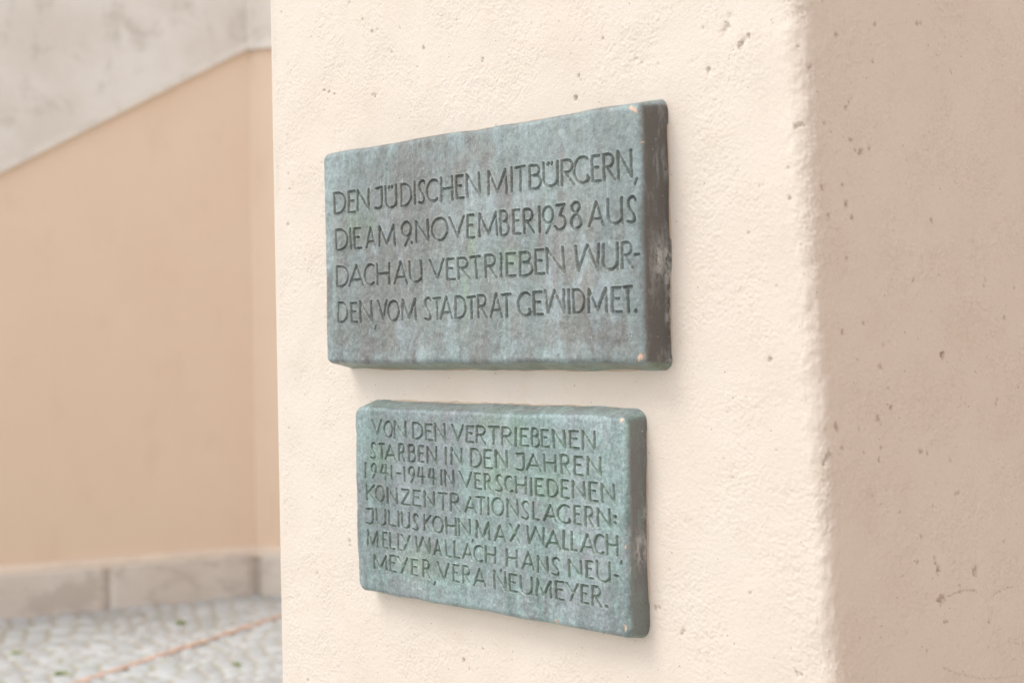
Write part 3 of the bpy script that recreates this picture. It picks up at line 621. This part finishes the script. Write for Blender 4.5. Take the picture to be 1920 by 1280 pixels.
    cop = np.zeros(sh); mo = np.zeros(sh)
    speck = fft_noise(sh, ds, 0.002, 0.012, seed + 9)
    for (ux, uz, rx, rz, tilt) in coppers:
        A = (X - (ux - cx)); B = (Z - (uz - cz_)); c_, s_ = math.cos(tilt), math.sin(tilt)
        rx, rz = rx * 0.8, rz * 0.8
        e = ((A * c_ + B * s_) / rx) ** 2 + ((-A * s_ + B * c_) / rz) ** 2
        e = e + ((w - (t - 0.002)) / max(rx, rz, 0.005)) ** 2
        cop = np.maximum(cop, smooth01((1.25 - np.sqrt(e) + speck * 0.28) / 0.45))
    for (ux, uz, rx, rz) in moss:
        mo = np.maximum(mo, np.exp(-((X - (ux - cx)) / rx) ** 2 - ((Z - (uz - cz_)) / rz) ** 2) * smooth01((speck + 1.6) / 2.2))
    mo = np.maximum(mo, under * 0.8)
    zq = Z + cz_ - z0
    scuff = np.exp(-((zq / H - 0.40) / 0.075) ** 2 - ((w - t * 0.42) / 0.009) ** 2) + 0.7 * smooth01((t * 0.28 - w) / 0.006) * smooth01((n2_ + 0.8) / 1.2)
    co = np.stack([X, -w, Z], -1).reshape(-1, 3)
    F = grid_faces(*sh)
    dv = d.ravel(); F = F[(dv[F] < tmax).any(1)]
    own = OWN.ravel(); fo = own[F].max(1)
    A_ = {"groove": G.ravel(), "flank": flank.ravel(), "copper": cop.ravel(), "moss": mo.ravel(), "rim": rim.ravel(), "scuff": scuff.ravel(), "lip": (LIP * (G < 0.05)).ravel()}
    def part(name, sel, parent, lab=None):
        f = F[sel]; used = np.unique(f); remap = np.full(len(co), -1, np.int64); remap[used] = np.arange(len(used))
        o = mesh_obj(name, co[used], remap[f], mat, parent, {k: v[used] for k, v in A_.items()},
                     loc=(cx, 0, cz_) if parent is None else (0, 0, 0))
        if lab: o["label"] = lab
        return o
    plate = part("memorial_plaque", fo < 0, None); tag(plate, label, "plaque", "bronze plaques on the pillar")
    for li in range(len(lines)): part("inscription_line", fo == li, plate)
    if stamp: part("maker_mark", fo == len(lines), plate, "tiny stamped mark near the lower right corner")
    # thin sealant bead where the plate meets the plaster
    k = 360; ang = np.linspace(0, 2 * math.pi, k, endpoint=False); ring = []
    A0, B0 = W / 2 + (t - r) * math.tan(draft), H / 2 + (t - r) * math.tan((dtop + dbot) / 2)
    sz = (t - r) * (math.tan(dtop) - math.tan(dbot)) / 2
    per = []
    for q in range(k):
        c_, s_ = math.cos(ang[q]), math.sin(ang[q]); m_ = 14
        rr = (abs(c_ / A0) ** m_ + abs(s_ / B0) ** m_) ** (-1 / m_); per.append((rr * c_, rr * s_ + sz))
    per = np.array(per); bw = 0.0013 + 0.0010 * np.sin(ang * 9 + seed) * np.sin(ang * 23)
    nv = np.roll(per, -1, 0) - np.roll(per, 1, 0); nv = np.stack([nv[:, 1], -nv[:, 0]], 1) / np.linalg.norm(nv, axis=1)[:, None]
    prof = [(-0.004, 0.0018), (0.0, 0.0018), (0.6, 0.0015), (1.0, 0.0008), (1.1, -0.003)]
    sv = []
    for pu, ph_ in prof:
        o_ = per + nv * ((pu * bw)[:, None] if pu >= 0 else pu)
        sv.append(np.stack([o_[:, 0], np.full(k, -ph_), o_[:, 1]], 1))
    sv = np.stack(sv, 1).reshape(-1, 3); m_ = len(prof); fs = []
    for q in range(k):
        for p in range(m_ - 1): fs.append([q * m_ + p, ((q + 1) % k) * m_ + p, ((q + 1) % k) * m_ + p + 1, q * m_ + p + 1])
    mesh_obj("sealant_bead", sv, np.array(fs), M_SEAL, plate)
    return plate

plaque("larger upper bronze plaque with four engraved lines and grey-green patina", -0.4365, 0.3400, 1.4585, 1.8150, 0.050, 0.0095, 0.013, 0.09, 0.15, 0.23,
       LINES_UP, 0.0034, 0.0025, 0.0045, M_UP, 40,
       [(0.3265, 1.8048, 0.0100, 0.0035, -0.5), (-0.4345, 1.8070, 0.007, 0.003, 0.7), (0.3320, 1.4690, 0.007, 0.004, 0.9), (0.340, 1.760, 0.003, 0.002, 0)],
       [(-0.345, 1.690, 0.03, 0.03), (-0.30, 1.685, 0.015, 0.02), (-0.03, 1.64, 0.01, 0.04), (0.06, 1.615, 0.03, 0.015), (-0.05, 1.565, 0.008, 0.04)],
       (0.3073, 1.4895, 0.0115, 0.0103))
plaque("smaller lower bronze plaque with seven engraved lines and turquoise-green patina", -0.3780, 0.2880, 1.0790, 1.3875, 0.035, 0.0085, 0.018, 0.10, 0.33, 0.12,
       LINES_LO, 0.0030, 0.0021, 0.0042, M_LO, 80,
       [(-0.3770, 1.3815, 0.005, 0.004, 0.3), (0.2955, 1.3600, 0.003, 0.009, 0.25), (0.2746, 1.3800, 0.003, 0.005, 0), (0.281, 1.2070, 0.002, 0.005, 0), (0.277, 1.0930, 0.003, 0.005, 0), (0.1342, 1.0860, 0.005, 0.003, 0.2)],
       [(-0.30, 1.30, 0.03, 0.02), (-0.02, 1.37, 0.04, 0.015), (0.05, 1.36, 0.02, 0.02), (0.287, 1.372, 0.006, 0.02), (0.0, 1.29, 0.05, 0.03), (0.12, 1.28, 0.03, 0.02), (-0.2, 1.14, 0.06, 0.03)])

# ------------------------------------------------------------------ house wall, unseen, added right of the camera to bounce warm light onto shaded sides
hv, hf = [], []
def hbox(x0, y0, z0, x1, y1, z1):
    b_ = len(hv)
    hv.extend([(x0, y0, z0), (x1, y0, z0), (x1, y1, z0), (x0, y1, z0), (x0, y0, z1), (x1, y0, z1), (x1, y1, z1), (x0, y1, z1)])
    hf.extend([[b_ + q for q in f] for f in ([0, 3, 2, 1], [4, 5, 6, 7], [0, 1, 5, 4], [1, 2, 6, 5], [2, 3, 7, 6], [3, 0, 4, 7])])
hbox(5.5, -5.0, -0.1, 6.1, 9.0, 4.2)
reflector = mesh_obj("reflector_wall", np.array(hv, float), hf, M_REFLECTOR, None, smooth=False)
tag(reflector, "pale plastered house wall, unseen, added right of the pillar to bounce warm light", "house wall")
